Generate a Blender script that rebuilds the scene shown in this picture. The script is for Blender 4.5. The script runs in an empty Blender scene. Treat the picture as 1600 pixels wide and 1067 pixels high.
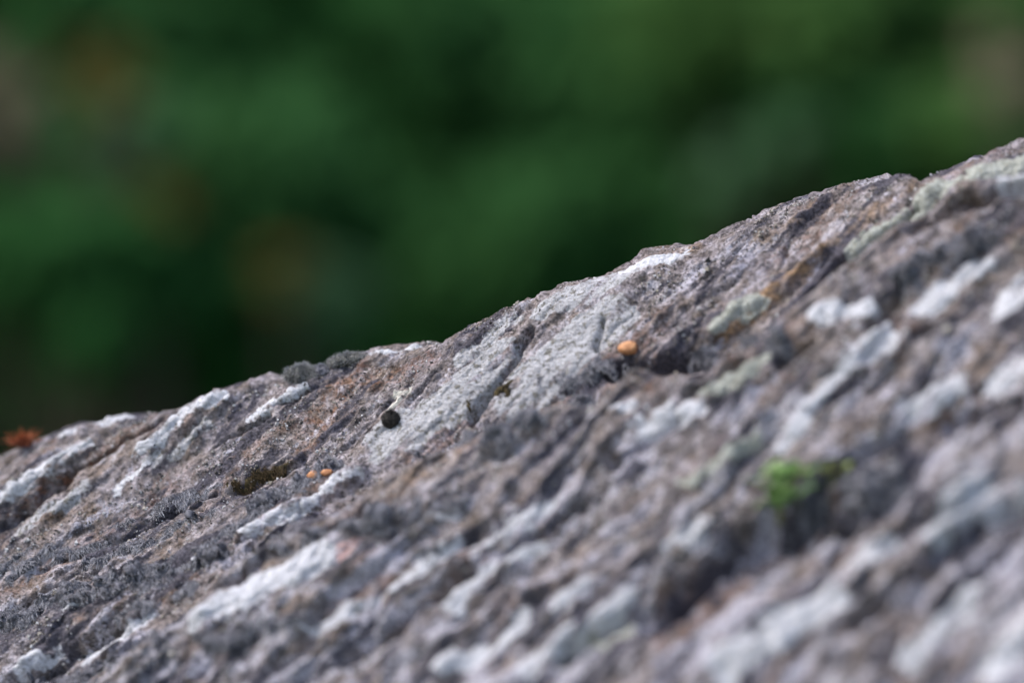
import bpy, math, random
import numpy as np

# ------------------------------------------------------------------ camera, sky, sun, exposure
CAM_H = 1.05                     # eye height above the ground
FOCUS = 1.30                     # metres to the sharp band of the rock
scene = bpy.context.scene
cam_data = bpy.data.cameras.new('camera')
cam_data.lens = 100.0
cam_data.sensor_width = 36.0
cam_data.clip_start = 0.05
cam_data.clip_end = 2000.0
cam_data.dof.use_dof = True
cam_data.dof.focus_distance = FOCUS
cam_data.dof.aperture_fstop = 2.0
cam = bpy.data.objects.new('camera', cam_data)
cam.location = (0, 0, CAM_H)
cam.rotation_euler = (math.radians(90), 0, 0)
scene.collection.objects.link(cam)
scene.camera = cam

SUN_EL, SUN_AZ = 58.0, -102.0     # azimuth measured from +Y towards +X: high on the left
world = bpy.data.worlds.new('World')
scene.world = world
world.use_nodes = True
wn, wl = world.node_tree.nodes, world.node_tree.links
sky = wn.new('ShaderNodeTexSky')
sky.sky_type = 'NISHITA'
sky.sun_disc = False
sky.sun_elevation = math.radians(SUN_EL)
sky.sun_rotation = math.radians(SUN_AZ)
sky.air_density = 1.0
sky.dust_density = 3.0
sky.ozone_density = 1.5
bg = wn['Background']
bg.inputs['Strength'].default_value = 0.14
wl.new(sky.outputs['Color'], bg.inputs['Color'])

sun_data = bpy.data.lights.new('sun', 'SUN')
sun_data.energy = 1.5
sun_data.angle = math.radians(22)
sun_data.color = (1.0, 0.96, 0.94)
sun = bpy.data.objects.new('sun', sun_data)
sun.rotation_euler = (math.radians(90 - SUN_EL), 0, math.radians(180 - SUN_AZ))
sun.location = (-3, 1, 6)
scene.collection.objects.link(sun)

vs = scene.view_settings
vs.view_transform = 'Standard'
vs.look = 'None'
vs.exposure = 1.06
vs.gamma = 1.0
vs.use_curve_mapping = False
scene.cycles.use_denoising = True
scene.cycles.max_bounces = 6

rng = np.random.default_rng(7)
random.seed(7)

# ------------------------------------------------------------------ helpers
def perlin(x, y, seed=0):
    x = np.asarray(x, dtype=np.float64); y = np.asarray(y, dtype=np.float64)
    xi = np.floor(x).astype(np.int64); yi = np.floor(y).astype(np.int64)
    xf = x - xi; yf = y - yi
    u = xf*xf*xf*(xf*(xf*6-15)+10); v = yf*yf*yf*(yf*(yf*6-15)+10)
    def g(ix, iy, dx, dy):
        h = (ix*374761393 + iy*668265263 + seed*1442695041) & 0xffffffff
        h = ((h ^ (h >> 13))*1274126177) & 0xffffffff
        h = h ^ (h >> 16)
        a = (h & 0xffff)*(2*math.pi/65536.0)
        return np.cos(a)*dx + np.sin(a)*dy
    n00 = g(xi, yi, xf, yf); n10 = g(xi+1, yi, xf-1, yf)
    n01 = g(xi, yi+1, xf, yf-1); n11 = g(xi+1, yi+1, xf-1, yf-1)
    return ((n00*(1-u)+n10*u)*(1-v) + (n01*(1-u)+n11*u)*v)*1.5

def fbm(x, y, octv=3, seed=0, gain=0.5, lac=2.03):
    s = 0; amp = 1.0
    for i in range(octv):
        s = s + amp*perlin(x*lac**i, y*lac**i, seed+i*17)
        amp *= gain
    return s

def sstep(e0, e1, x):
    t = np.clip((x-e0)/(e1-e0), 0, 1)
    return t*t*(3-2*t)

def make_mesh(name, verts, faces, mat, parent=None, attrs=None, smooth=True):
    """faces: int array (n,3) or (n,4)"""
    verts = np.asarray(verts, dtype=np.float32); faces = np.asarray(faces, dtype=np.int32)
    me = bpy.data.meshes.new(name)
    nf, k = faces.shape
    me.vertices.add(len(verts)); me.vertices.foreach_set('co', verts.ravel())
    me.loops.add(nf*k); me.loops.foreach_set('vertex_index', faces.ravel())
    me.polygons.add(nf)
    me.polygons.foreach_set('loop_start', np.arange(0, nf*k, k, dtype=np.int32))
    me.polygons.foreach_set('loop_total', np.full(nf, k, dtype=np.int32))
    me.update(calc_edges=True)
    me.polygons.foreach_set('use_smooth', np.full(nf, smooth, dtype=bool))
    for an, av in (attrs or {}).items():
        at = me.attributes.new(an, 'FLOAT', 'POINT')
        at.data.foreach_set('value', np.asarray(av, dtype=np.float32).ravel())
    me.materials.append(mat)
    o = bpy.data.objects.new(name, me)
    scene.collection.objects.link(o)
    if parent is not None:
        o.parent = parent
    return o

def empty(name, loc=(0, 0, 0)):
    o = bpy.data.objects.new(name, None)
    o.empty_display_size = 0.02
    o.location = loc
    scene.collection.objects.link(o)
    return o

def tag(o, label=None, cat=None, group=None, kind=None):
    if label: o['label'] = label
    if cat: o['category'] = cat
    if group: o['group'] = group
    if kind: o['kind'] = kind
    return o

def keep_world(o, root):
    """parent a mesh whose vertices are in world space to a root placed elsewhere"""
    o.parent = root
    o.location = -root.location

class NT:
    """tiny node-tree helper"""
    def __init__(self, name, rough=0.85):
        self.m = bpy.data.materials.new(name)
        self.m.use_nodes = True
        self.n = self.m.node_tree.nodes; self.l = self.m.node_tree.links
        self.b = self.n['Principled BSDF']
        self.b.inputs['Roughness'].default_value = rough
        self.b.inputs['Specular IOR Level'].default_value = 0.25
        self.tc = self.n.new('ShaderNodeTexCoord')
    def put(self, sock, v):
        if hasattr(v, 'is_linked') or hasattr(v, 'links'): self.l.new(v, sock)
        else:
            if isinstance(v, tuple) and len(v) == 3 and sock.type == 'RGBA': v = (*v, 1)
            sock.default_value = v
    def noise(self, scale, detail=3, rough=0.55, dist=0.0, vec=None):
        t = self.n.new('ShaderNodeTexNoise')
        t.inputs['Scale'].default_value = scale; t.inputs['Detail'].default_value = detail
        t.inputs['Roughness'].default_value = rough; t.inputs['Distortion'].default_value = dist
        self.l.new(vec or self.tc.outputs['Object'], t.inputs['Vector'])
        return t.outputs['Fac']
    def voro(self, scale, vec=None, feature='F1'):
        t = self.n.new('ShaderNodeTexVoronoi'); t.feature = feature
        t.inputs['Scale'].default_value = scale
        self.l.new(vec or self.tc.outputs['Object'], t.inputs['Vector'])
        return t.outputs['Distance']
    def attr(self, name):
        t = self.n.new('ShaderNodeAttribute'); t.attribute_name = name
        return t.outputs['Fac']
    def ramp(self, fac, stops):
        t = self.n.new('ShaderNodeValToRGB')
        el = t.color_ramp.elements
        while len(el) < len(stops): el.new(0.5)
        for e, (p, c) in zip(el, stops):
            e.position = p
            e.color = (*c, 1) if isinstance(c, tuple) else (c, c, c, 1)
        self.l.new(fac, t.inputs['Fac'])
        return t.outputs['Color']
    def mix(self, fac, a, b, mode='MIX'):
        t = self.n.new('ShaderNodeMix'); t.data_type = 'RGBA'; t.blend_type = mode
        self.put(t.inputs[0], fac); self.put(t.inputs[6], a); self.put(t.inputs[7], b)
        return t.outputs[2]
    def math(self, op, a, b=0.0, clamp=False):
        t = self.n.new('ShaderNodeMath'); t.operation = op; t.use_clamp = clamp
        self.put(t.inputs[0], a); self.put(t.inputs[1], b)
        return t.outputs[0]
    def bump(self, height, dist, strength=1.0):
        t = self.n.new('ShaderNodeBump')
        t.inputs['Distance'].default_value = dist; t.inputs['Strength'].default_value = strength
        self.l.new(height, t.inputs['Height'])
        self.l.new(t.outputs['Normal'], self.b.inputs['Normal'])
    def color(self, c): self.put(self.b.inputs['Base Color'], c)

# ------------------------------------------------------------------ materials
def rock_color(t):
    big = t.noise(28, 5, 0.6)
    mid = t.noise(150, 5, 0.65)
    fine = t.noise(620, 4, 0.7)
    base = t.ramp(mid, [(0.34, (0.062, 0.056, 0.055)), (0.44, (0.170, 0.157, 0.150)), (0.55, (0.29, 0.272, 0.265)), (0.66, (0.47, 0.455, 0.455))])
    warm = t.ramp(t.noise(70, 4, 0.6), [(0.46, 0.0), (0.66, 1.0)])
    c = t.mix(t.math('MULTIPLY', warm, 0.45), base, (0.25, 0.20, 0.135))
    rust = t.math('MULTIPLY', t.attr('rust'), t.ramp(t.noise(210, 4, 0.7), [(0.42, 0.0), (0.60, 0.9)]), True)
    c = t.mix(rust, c, (0.17, 0.088, 0.052))
    ochre = t.math('MULTIPLY', t.attr('ochre'), t.ramp(t.noise(170, 4, 0.7), [(0.35, 0.1), (0.6, 1.0)]), True)
    c = t.mix(ochre, c, (0.36, 0.24, 0.125))
    pale = t.ramp(t.math('ADD', t.attr('pale'), t.math('MULTIPLY', t.math('SUBTRACT', t.noise(260, 5, 0.72), 0.5), 1.5)), [(0.36, 0.0), (0.62, 1.0)])
    palec = t.ramp(fine, [(0.32, (0.27, 0.275, 0.29)), (0.55, (0.50, 0.505, 0.53)), (0.75, (0.66, 0.66, 0.69))])
    c = t.mix(pale, c, palec)
    specks = t.ramp(t.noise(430, 3, 0.6), [(0.56, 0.0), (0.63, 1.0)])
    c = t.mix(t.math('MULTIPLY', specks, 0.75), c, (0.07, 0.065, 0.055))
    # black algal film and painted crevice shade, with a ragged outline
    film_and_shade = t.ramp(t.math('ADD', t.attr('film_and_shade'), t.math('MULTIPLY', t.math('SUBTRACT', t.noise(180, 4, 0.7), 0.5), 1.5)), [(0.45, 0.0), (0.70, 0.92)])
    c = t.mix(film_and_shade, c, t.ramp(fine, [(0.35, (0.034, 0.033, 0.040)), (0.7, (0.118, 0.118, 0.138))]))
    grit = t.ramp(t.noise(820, 2, 0.5), [(0.36, 0.42), (0.48, 0.95), (0.66, 1.35)])
    c = t.mix(t.ramp(t.noise(45, 4, 0.6), [(0.40, 0.25), (0.58, 1.0)]), c, t.mix(1.0, c, grit, 'MULTIPLY'))
    hue = t.ramp(big, [(0.35, (0.97, 0.93, 1.03)), (0.65, (1.03, 0.955, 0.95))])
    c = t.mix(1.0, c, hue, 'MULTIPLY')
    return c, mid, fine

def rock_material():
    t = NT('rock', 0.9)
    c, mid, fine = rock_color(t)
    t.color(c)
    t.bump(t.math('ADD', mid, t.math('MULTIPLY', fine, 0.8)), 0.0026, 1.0)
    return t.m

def crust_material(name, lo, midc, hi, speck, speck_lo=0.58):
    """a lichen crust that thins out and breaks up into the bare stone at its rim"""
    t = NT(name, 0.92)
    rockc, mid, fine = rock_color(t)
    grain = t.noise(520, 5, 0.75)
    patch = t.noise(120, 4, 0.6)
    c = t.ramp(grain, [(0.34, lo), (0.50, midc), (0.68, hi)])
    c = t.mix(t.ramp(patch, [(0.38, 0.45), (0.60, 0.0)]), c, lo)
    sp = t.ramp(t.noise(330, 4, 0.65), [(speck_lo, 0.0), (speck_lo+0.07, 1.0)])
    c = t.mix(t.math('MULTIPLY', sp, 0.8), c, speck)
    sp2 = t.ramp(t.noise(900, 3, 0.6), [(0.56, 0.0), (0.64, 1.0)])
    c = t.mix(t.math('MULTIPLY', sp2, 0.45), c, speck)
    edge = t.math('ADD', t.attr('cover'), t.math('MULTIPLY', t.math('SUBTRACT', t.noise(240, 5, 0.75), 0.5), 1.25))
    c = t.mix(t.ramp(edge, [(0.36, 0.0), (0.62, 1.0)]), rockc, c)
    t.color(c)
    cells = t.voro(520)
    t.bump(t.math('ADD', t.math('MULTIPLY', cells, -0.5), t.math('ADD', grain, t.math('MULTIPLY', mid, 0.7))), 0.0020, 0.9)
    return t.m

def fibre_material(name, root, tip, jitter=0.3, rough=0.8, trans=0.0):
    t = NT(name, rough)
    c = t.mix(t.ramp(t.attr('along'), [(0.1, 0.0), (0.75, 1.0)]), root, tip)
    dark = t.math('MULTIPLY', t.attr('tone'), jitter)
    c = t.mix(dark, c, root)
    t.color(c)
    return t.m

def leaf_material(name, dark, mid, light):
    t = NT(name, 0.85)
    t.b.inputs['Specular IOR Level'].default_value = 0.08
    c = t.ramp(t.attr('tone'), [(0.0, dark), (0.5, mid), (1.0, light)])
    v = t.noise(40, 2)
    c = t.mix(t.ramp(v, [(0.4, 0.25), (0.6, 0.0)]), c, dark)
    t.color(c)
    tr = t.n.new('ShaderNodeBsdfTranslucent'); t.l.new(c, tr.inputs['Color'])
    mx = t.n.new('ShaderNodeMixShader'); mx.inputs[0].default_value = 0.35
    t.l.new(t.b.outputs[0], mx.inputs[1]); t.l.new(tr.outputs[0], mx.inputs[2])
    t.l.new(mx.outputs[0], t.n['Material Output'].inputs['Surface'])
    return t.m

def plain_material(name, a, b, scale=300, rough=0.6, bump=0.0):
    t = NT(name, rough)
    n = t.noise(scale, 4, 0.6)
    t.color(t.ramp(n, [(0.35, a), (0.65, b)]))
    if bump: t.bump(n, bump)
    return t.m

M_rock = rock_material()
M_white = crust_material('white_lichen', (0.46, 0.462, 0.475), (0.67, 0.67, 0.70), (0.77, 0.77, 0.80), (0.20, 0.19, 0.17), 0.62)
M_grey = crust_material('grey_lichen', (0.28, 0.275, 0.278), (0.465, 0.46, 0.475), (0.59, 0.585, 0.605), (0.13, 0.12, 0.09), 0.54)
M_green = crust_material('green_lichen', (0.27, 0.275, 0.23), (0.44, 0.455, 0.40), (0.58, 0.59, 0.55), (0.17, 0.15, 0.09), 0.60)
M_pink = crust_material('pink_lichen', (0.30, 0.18, 0.17), (0.48, 0.32, 0.30), (0.58, 0.44, 0.43), (0.2, 0.12, 0.1), 0.62)
M_cream = crust_material('cream_lichen', (0.50, 0.48, 0.42), (0.70, 0.68, 0.60), (0.80, 0.78, 0.72), (0.30, 0.26, 0.2), 0.68)
M_mossbed = plain_material('moss_bed', (0.04, 0.039, 0.044), (0.17, 0.168, 0.19), 420, 0.95, 0.001)
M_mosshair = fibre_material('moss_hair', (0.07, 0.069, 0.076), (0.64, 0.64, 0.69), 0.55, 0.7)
M_olivebed = plain_material('olive_moss_bed', (0.022, 0.018, 0.010), (0.085, 0.065, 0.028), 420, 0.95, 0.001)
M_olivehair = fibre_material('olive_moss_hair', (0.025, 0.02, 0.011), (0.13, 0.085, 0.04), 0.7, 0.7)
M_cushbed = plain_material('cushion_bed', (0.05, 0.05, 0.046), (0.16, 0.16, 0.145), 500, 0.95, 0.001)
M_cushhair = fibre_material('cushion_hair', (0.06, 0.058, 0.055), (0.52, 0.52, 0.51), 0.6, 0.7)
M_darkball = plain_material('dark_moss', (0.012, 0.011, 0.010), (0.035, 0.030, 0.026), 700, 0.8, 0.0008)
M_darkhair = fibre_material('dark_moss_hair', (0.010, 0.009, 0.008), (0.055, 0.047, 0.042), 0.5, 0.7)
M_redhair = fibre_material('red_moss', (0.13, 0.035, 0.016), (0.46, 0.12, 0.035), 0.4, 0.6)
M_seed = plain_material('seed_coat', (0.34, 0.14, 0.06), (0.60, 0.31, 0.145), 420, 0.55, 0.0008)
M_seedtip = plain_material('seed_tip', (0.11, 0.045, 0.025), (0.20, 0.09, 0.05), 300, 0.6)

# ------------------------------------------------------------------ setting: ground
def ground():
    t = NT('soil', 0.95)
    n = t.noise(3.0, 6, 0.65)
    t.color(t.ramp(n, [(0.35, (0.035, 0.045, 0.018)), (0.55, (0.05, 0.07, 0.022)), (0.75, (0.085, 0.07, 0.04))]))
    t.bump(t.noise(30, 5), 0.03, 0.8)
    xs = np.concatenate([-np.geomspace(900, 4, 14), np.linspace(-3.5, 3.5, 29), np.geomspace(4, 900, 14)])
    ys = np.concatenate([-np.geomspace(900, 4, 14), np.linspace(-3.5, 11, 59), np.geomspace(12, 900, 14)])
    X, Y = np.meshgrid(xs, ys, indexing='ij')
    Z = 0.03*perlin(X/1.3, Y/1.3, 5)*np.exp(-(X**2+Y**2)/800) - 0.02
    nx, ny = X.shape
    idx = np.arange(nx*ny).reshape(nx, ny)
    f = np.stack([idx[:-1, :-1], idx[1:, :-1], idx[1:, 1:], idx[:-1, 1:]], -1).reshape(-1, 4)
    o = make_mesh('ground', np.stack([X, Y, Z], -1).reshape(-1, 3), f, t.m)
    tag(o, kind='structure')
ground()

# ------------------------------------------------------------------ the boulder
S = 0.36/1600.0                        # tangent of one photo pixel
E1 = np.array([0.867, 0.0, 0.498]); E1 /= np.linalg.norm(E1)        # along the grain
E2 = np.array([-0.498, 1.0, 0.867]); E2 /= np.linalg.norm(E2)       # up the slope, away from the eye
NRM = np.cross(E1, E2); NRM = NRM if NRM[2] > 0 else -NRM
EYE = np.array([0.0, 0.0, CAM_H])

def ray(px, py):
    return np.stack([(np.asarray(px, float)-800)*S, np.ones_like(np.asarray(px, float)), (533.5-np.asarray(py, float))*S], -1)
P0 = EYE + ray(100, 900)*FOCUS

def plane_ab(px, py):
    """where a line of sight meets the mean rock slope, in slope coordinates"""
    d = ray(px, py)
    k = ((P0-EYE) @ NRM)/(d @ NRM)
    Q = d*k[..., None] + EYE - P0 if np.ndim(k) else d*k + EYE - P0
    return Q @ E1, Q @ E2

def project(P):
    d = P - EYE
    return 800 + d[..., 0]/d[..., 1]/S, 533.5 - d[..., 2]/d[..., 1]/S

SIL = np.array([(-300, 800), (-120, 752), (0, 712), (50, 690), (120, 660), (150, 660), (190, 648), (240, 645), (275, 640), (330, 612), (420, 583), (445, 590),
    (470, 582), (500, 578), (545, 556), (600, 540), (640, 536), (690, 534), (740, 505), (800, 478), (830, 465), (880, 442),
    (940, 432), (985, 405), (1005, 388), (1060, 382), (1085, 380), (1130, 358), (1200, 325), (1260, 303), (1310, 289),
    (1400, 270), (1430, 274), (1437, 284), (1450, 276), (1500, 255), (1600, 215), (1750, 160), (1950, 110)], float)

# nonuniform grid: fine where the lens is, coarse beyond
def spaced(parts):
    out = []
    for a0, a1, st in parts:
        n = max(1, int(round((a1-a0)/st)))
        out.append(np.linspace(a0, a1, n, endpoint=False))
    out.append(np.array([parts[-1][1]]))
    return np.concatenate(out)
A = spaced([(-2.3, -0.7, 0.04), (-0.7, -0.25, 0.01), (-0.25, -0.10, 0.002), (-0.10, 0.56, 0.00062), (0.56, 0.72, 0.002), (0.72, 1.2, 0.01), (1.2, 2.2, 0.04)])
T = spaced([(-1.7, -0.9, 0.04), (-0.9, -0.52, 0.01), (-0.52, -0.42, 0.002), (-0.42, -0.20, 0.0011), (-0.20, 0.045, 0.00062), (0.045, 0.12, 0.003), (0.12, 1.5, 0.04)])

_sa, _sb = plane_ab(SIL[:, 0], SIL[:, 1])
RIDGE_OFF = 0.012

def ridge0(a):
    r = np.interp(a, _sa, _sb - RIDGE_OFF)
    return r

R_TOP, TH_TOP = 0.030, math.radians(112)
R_LOW, TH_LOW, T_LOW = 0.30, math.radians(42), -0.46
R_END, A_END, TH_END = 0.35, 0.75, math.radians(105)

def section(tau):
    """cross-section of the boulder: returns (along E2, along normal, outward normal components)"""
    s = np.zeros_like(tau); h = np.zeros_like(tau); c2 = np.zeros_like(tau); cn = np.ones_like(tau)
    m = (tau <= 0) & (tau >= T_LOW)
    s[m] = tau[m]
    m = tau > 0
    th = np.minimum(tau[m]/R_TOP, TH_TOP); rest = np.maximum(tau[m]-R_TOP*TH_TOP, 0)
    s[m] = R_TOP*np.sin(th) + rest*np.cos(th); h[m] = -R_TOP*(1-np.cos(th)) - rest*np.sin(th)
    c2[m] = np.sin(th); cn[m] = np.cos(th)
    m = tau < T_LOW
    d = T_LOW - tau[m]
    th = np.minimum(d/R_LOW, TH_LOW); rest = np.maximum(d-R_LOW*TH_LOW, 0)
    s[m] = T_LOW - R_LOW*np.sin(th) - rest*np.cos(th); h[m] = -R_LOW*(1-np.cos(th)) - rest*np.sin(th)
    c2[m] = -np.sin(th); cn[m] = np.cos(th)
    return s, h, c2, cn

def spine(a):
    """the boulder's length: straight grain direction, rolling down to the ground at the right end"""
    x = np.minimum(a, A_END); z = np.zeros_like(a)
    m = a > A_END
    d = a[m]-A_END
    th = np.minimum(d/R_END, TH_END); rest = np.maximum(d-R_END*TH_END, 0)
    x[m] = A_END + R_END*np.sin(th) + rest*np.cos(th)
    z[m] = -R_END*(1-np.cos(th)) - rest*np.sin(th)
    return x, z

def capsule(a, b, px0, py0, px1, py1, hw, conv):
    """signed distance (metres) to a tapering streak given by two photo points, measured on the rock"""
    a0, b0 = conv(px0, py0); a1, b1 = conv(px1, py1)
    w = hw*S*FOCUS*1.15
    da, db = a1-a0, b1-b0
    L = da*da+db*db+1e-12
    t = np.clip(((a-a0)*da+(b-b0)*db)/L, 0, 1)
    return np.hypot(a-a0-t*da, b-b0-t*db) - w*(1.0-0.35*np.abs(t-0.45))

def pconv(px, py):
    r = plane_ab(np.array(px, float), np.array(py, float))
    return float(r[0]), float(r[1])

# crest of the nearer shelf (photo points) and cracks
CREST = np.array([(100, 1130), (300, 985), (420, 880), (560, 790), (660, 735), (760, 705), (850, 670), (930, 640), (1000, 600), (1090, 610), (1200, 545), (1300, 455), (1400, 375), (1500, 310), (1620, 290)], float)
_ca, _cb = plane_ab(CREST[:, 0], CREST[:, 1])
CRACKS = [  # x0, y0, x1, y1, half width, depth m
    (-20, 835, 140, 722, 9, .011), (140, 722, 255, 660, 6, .006), (740, 655, 800, 580, 9, .008), (800, 580, 835, 520, 6, .006),
    (932, 545, 945, 505, 5, .004), (965, 580, 1075, 566, 18, .020), (1080, 608, 1215, 540, 15, .020), (1215, 530, 1300, 430, 10, .014),
    (1300, 425, 1435, 335, 10, .013), (1440, 400, 1530, 345, 13, .010), (1530, 360, 1620, 340, 17, .016),
    (1040, 1000, 1130, 920, 22, .020), (1130, 920, 1290, 825, 22, .020), (1290, 800, 1420, 720, 12, .012), (1250, 880, 1330, 850, 16, .012),
    (1350, 1000, 1440, 930, 12, .012), (1400, 600, 1500, 540, 8, .008), (1240, 620, 1290, 590, 8, .008), (330, 985, 480, 900, 8, .007),
    (500, 900, 620, 830, 7, .007), (360, 768, 470, 715, 10, .0035), (200, 830, 330, 770, 5, .004), (640, 640, 690, 585, 4, .0025),
    (560, 690, 640, 620, 4, .004), (430, 640, 520, 590, 4, .003), (820, 900, 930, 830, 9, .009), (640, 1010, 760, 930, 10, .009),
    (980, 760, 1080, 700, 9, .009), (1100, 660, 1190, 610, 9, .009), (560, 1060, 660, 1010, 14, .010), (900, 1060, 1010, 985, 14, .012),
    (1480, 900, 1600, 820, 13, .014), (1500, 700, 1600, 660, 10, .010), (1380, 560, 1430, 500, 8, .007), (1290, 690, 1400, 610, 8, .008),
    (60, 890, 200, 830, 6, .004), (0, 960, 120, 905, 7, .005), (60, 1060, 180, 985, 8, .006), (330, 700, 420, 650, 4, .003)]

def facets(p, q):
    """flat cleavage faces, each tilted its own way, meeting in sharp steps"""
    x = p/0.050 + 0.35*perlin(p/0.03, q/0.02, 23); y = q/0.0185 + 0.30*perlin(p/0.02, q/0.012, 24)
    xi = np.floor(x).astype(np.int64); yi = np.floor(y).astype(np.int64)
    best = np.full_like(x, 9.0); second = np.full_like(x, 9.0); out = np.zeros_like(x)
    def hsh(ix, iy, k):
        h = (ix*73856093 ^ iy*19349663 ^ (k*83492791)) & 0xffffffff
        h = ((h ^ (h >> 15))*2246822519) & 0xffffffff
        h = ((h ^ (h >> 13))*3266489917) & 0xffffffff
        return ((h ^ (h >> 16)) & 0xffff)/65536.0
    for i in (-1, 0, 1):
        for j in (-1, 0, 1):
            cx, cy = xi+i, yi+j
            dx = x-(cx+hsh(cx, cy, 1)); dy = y-(cy+hsh(cx, cy, 2))
            d = np.hypot(dx, dy)
            val = 0.0024*(hsh(cx, cy, 3)-0.5) + 0.0030*(hsh(cx, cy, 4)-0.5)*dx + 0.0042*(hsh(cx, cy, 5)-0.5)*dy
            near_ = d < best
            second = np.where(near_, best, np.minimum(second, d))
            out = np.where(near_, val, out); best = np.where(near_, d, best)
    return out*sstep(0.0, 0.10, second-best) - 0.0007*(1-sstep(0.0, 0.07, second-best))

def relief(a, b, tau):
    """height of the rock above the mean slope"""
    w1 = 0.010*perlin(a/0.06, b/0.05, 31)
    ang = 0.19*a + 0.22*a*np.abs(a)
    q = b - ang + w1 + 0.003*perlin(a/0.018, b/0.018, 32)
    p = a
    near = sstep(-0.02, -0.16, tau)                     # rougher towards the eye
    amp = (0.45 + 0.45*near)*(0.55+0.9*sstep(-0.4, 0.5, perlin(a/0.10, b/0.07, 21)))
    h = 0.0055*perlin(p/0.11, q/0.045, 1)
    rid = 1-np.abs(perlin(p/0.055, q/0.019, 2))*1.4
    h = h + amp*0.0034*(rid-0.5)
    ph = q/0.021 + 0.9*perlin(p/0.075, q/0.06, 3)
    fr = ph - np.floor(ph)
    saw = np.where(fr < 0.16, sstep(0, 0.16, fr), 1-(fr-0.16)/0.84)
    h = h + amp*0.0040*(saw-0.5)*(0.15+0.85*sstep(-0.25, 0.25, perlin(p/0.05, q/0.03, 4)))
    lump = perlin(p/0.021, q/0.0105, 5)
    lump2 = perlin(p/0.030, q/0.016, 7)
    h = h + (0.0011 + 0.0013*near)*lump + near*0.0011*sstep(0.05, 0.5, lump2)
    h = h + facets(p, q)*(0.7+0.5*near)
    h = h + (0.0010+0.0008*near)*perlin(p/0.009, q/0.0055, 6) + 0.0006*perlin(p/0.0062, b/0.0058, 8)
    # nearer shelf standing proud of the slope behind it
    cb = np.interp(a, _ca, _cb)
    d = cb + 0.006*perlin(a/0.03, 0*a, 9) - b
    h = h + 0.021*sstep(-0.004, 0.014, d)*(1-0.55*sstep(0.03, 0.24, d))
    # the two smooth pale slabs
    return h

def fine_relief(a, b, tau):
    q = b - 0.19*a - 0.22*a*np.abs(a)
    f = 0.00065*perlin(a/0.0040, q/0.0031, 11) + 0.00055*perlin(a/0.0021, b/0.0019, 12)
    lam = perlin(a/0.034, (q+0.0012*perlin(a/0.012, b/0.012, 17))/0.0026, 16)
    lam2 = perlin(a/0.020, q/0.0052, 18)
    f = f + (0.0010*(sstep(-0.15, 0.12, lam)-0.5) + 0.0016*(sstep(-0.08, 0.10, lam2)-0.5))*sstep(-0.25, 0.25, perlin(a/0.06, b/0.04, 19))
    pit = perlin(a/0.0060, b/0.0052, 13)
    f = f - 0.0010*sstep(0.35, 0.75, pit) + 0.0009*sstep(0.4, 0.8, perlin(a/0.0085, q/0.006, 14))
    return f*(0.7+0.5*perlin(a/0.04, b/0.03, 15))

RIDGES = [(1105, 525, 1290, 392, 13, .005), (1335, 405, 1450, 320, 16, .003), (1450, 320, 1620, 235, 18, .003), (390, 838, 560, 742, 9, .004),
    (1210, 712, 1400, 520, 15, .003), (570, 955, 720, 845, 9, .003), (1140, 1045, 1310, 940, 24, .003), (690, 1045, 980, 900, 12, .003), (-20, 790, 150, 690, 13, .004),
    (225, 700, 350, 620, 12, .003), (1440, 490, 1540, 415, 18, .003), (1450, 840, 1545, 765, 18, .003)]
def crack_field(a, b, sel=None):
    h = np.zeros_like(a)
    for c in RIDGES:
        w = c[4]*S*FOCUS
        h = h + c[5]*sstep(w*0.9, -w*0.8, capsule(a + 0.004*perlin(a/0.02, b/0.015, 43), b + 0.004*perlin(a/0.018, b/0.016, 44), *c[:5], pconv))
    wa = a + 0.0022*perlin(a/0.012, b/0.012, 41); wb = b + 0.0030*perlin(a/0.014, b/0.014, 42)
    for c in CRACKS:
        d = capsule(wa, wb, *c[:5], pconv)
        w = c[4]*S*FOCUS
        h = h - c[5]*sstep(w*0.6, -w*0.95, d)
    return h

# smooth the relief inside the large pale slabs
SLABS = [(590, 705, 790, 560, 40), (800, 620, 960, 470, 44), (900, 470, 1000, 420, 30)]
def slab_mask(a, b):
    d = np.full_like(a, 1.0)
    for s_ in SLABS:
        d = np.minimum(d, capsule(a, b, *s_, pconv))
    return sstep(0.004, -0.006, d)

def surface(a1, t1, ridge, full=True):
    a, tau = np.meshgrid(a1, t1, indexing='ij')
    b = ridge[:, None] + tau
    s, hh, c2, cn = section(tau)
    x, z = spine(a)
    h = relief(a, b, tau)
    sm = slab_mask(a, b)
    h = h*(1-0.62*sm) + 0.0022*sm
    if full: h = h + fine_relief(a, b, tau)*(1-0.45*sm)
    h = h + crack_field(a, b)
    P = (P0 + x[..., None]*E1 + (ridge[:, None]+s)[..., None]*E2 + hh[..., None]*NRM + z[..., None]*np.array([0, 0, 1.0])
         + h[..., None]*(c2[..., None]*E2 + cn[..., None]*NRM))
    return a, b, tau, P, h

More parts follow.
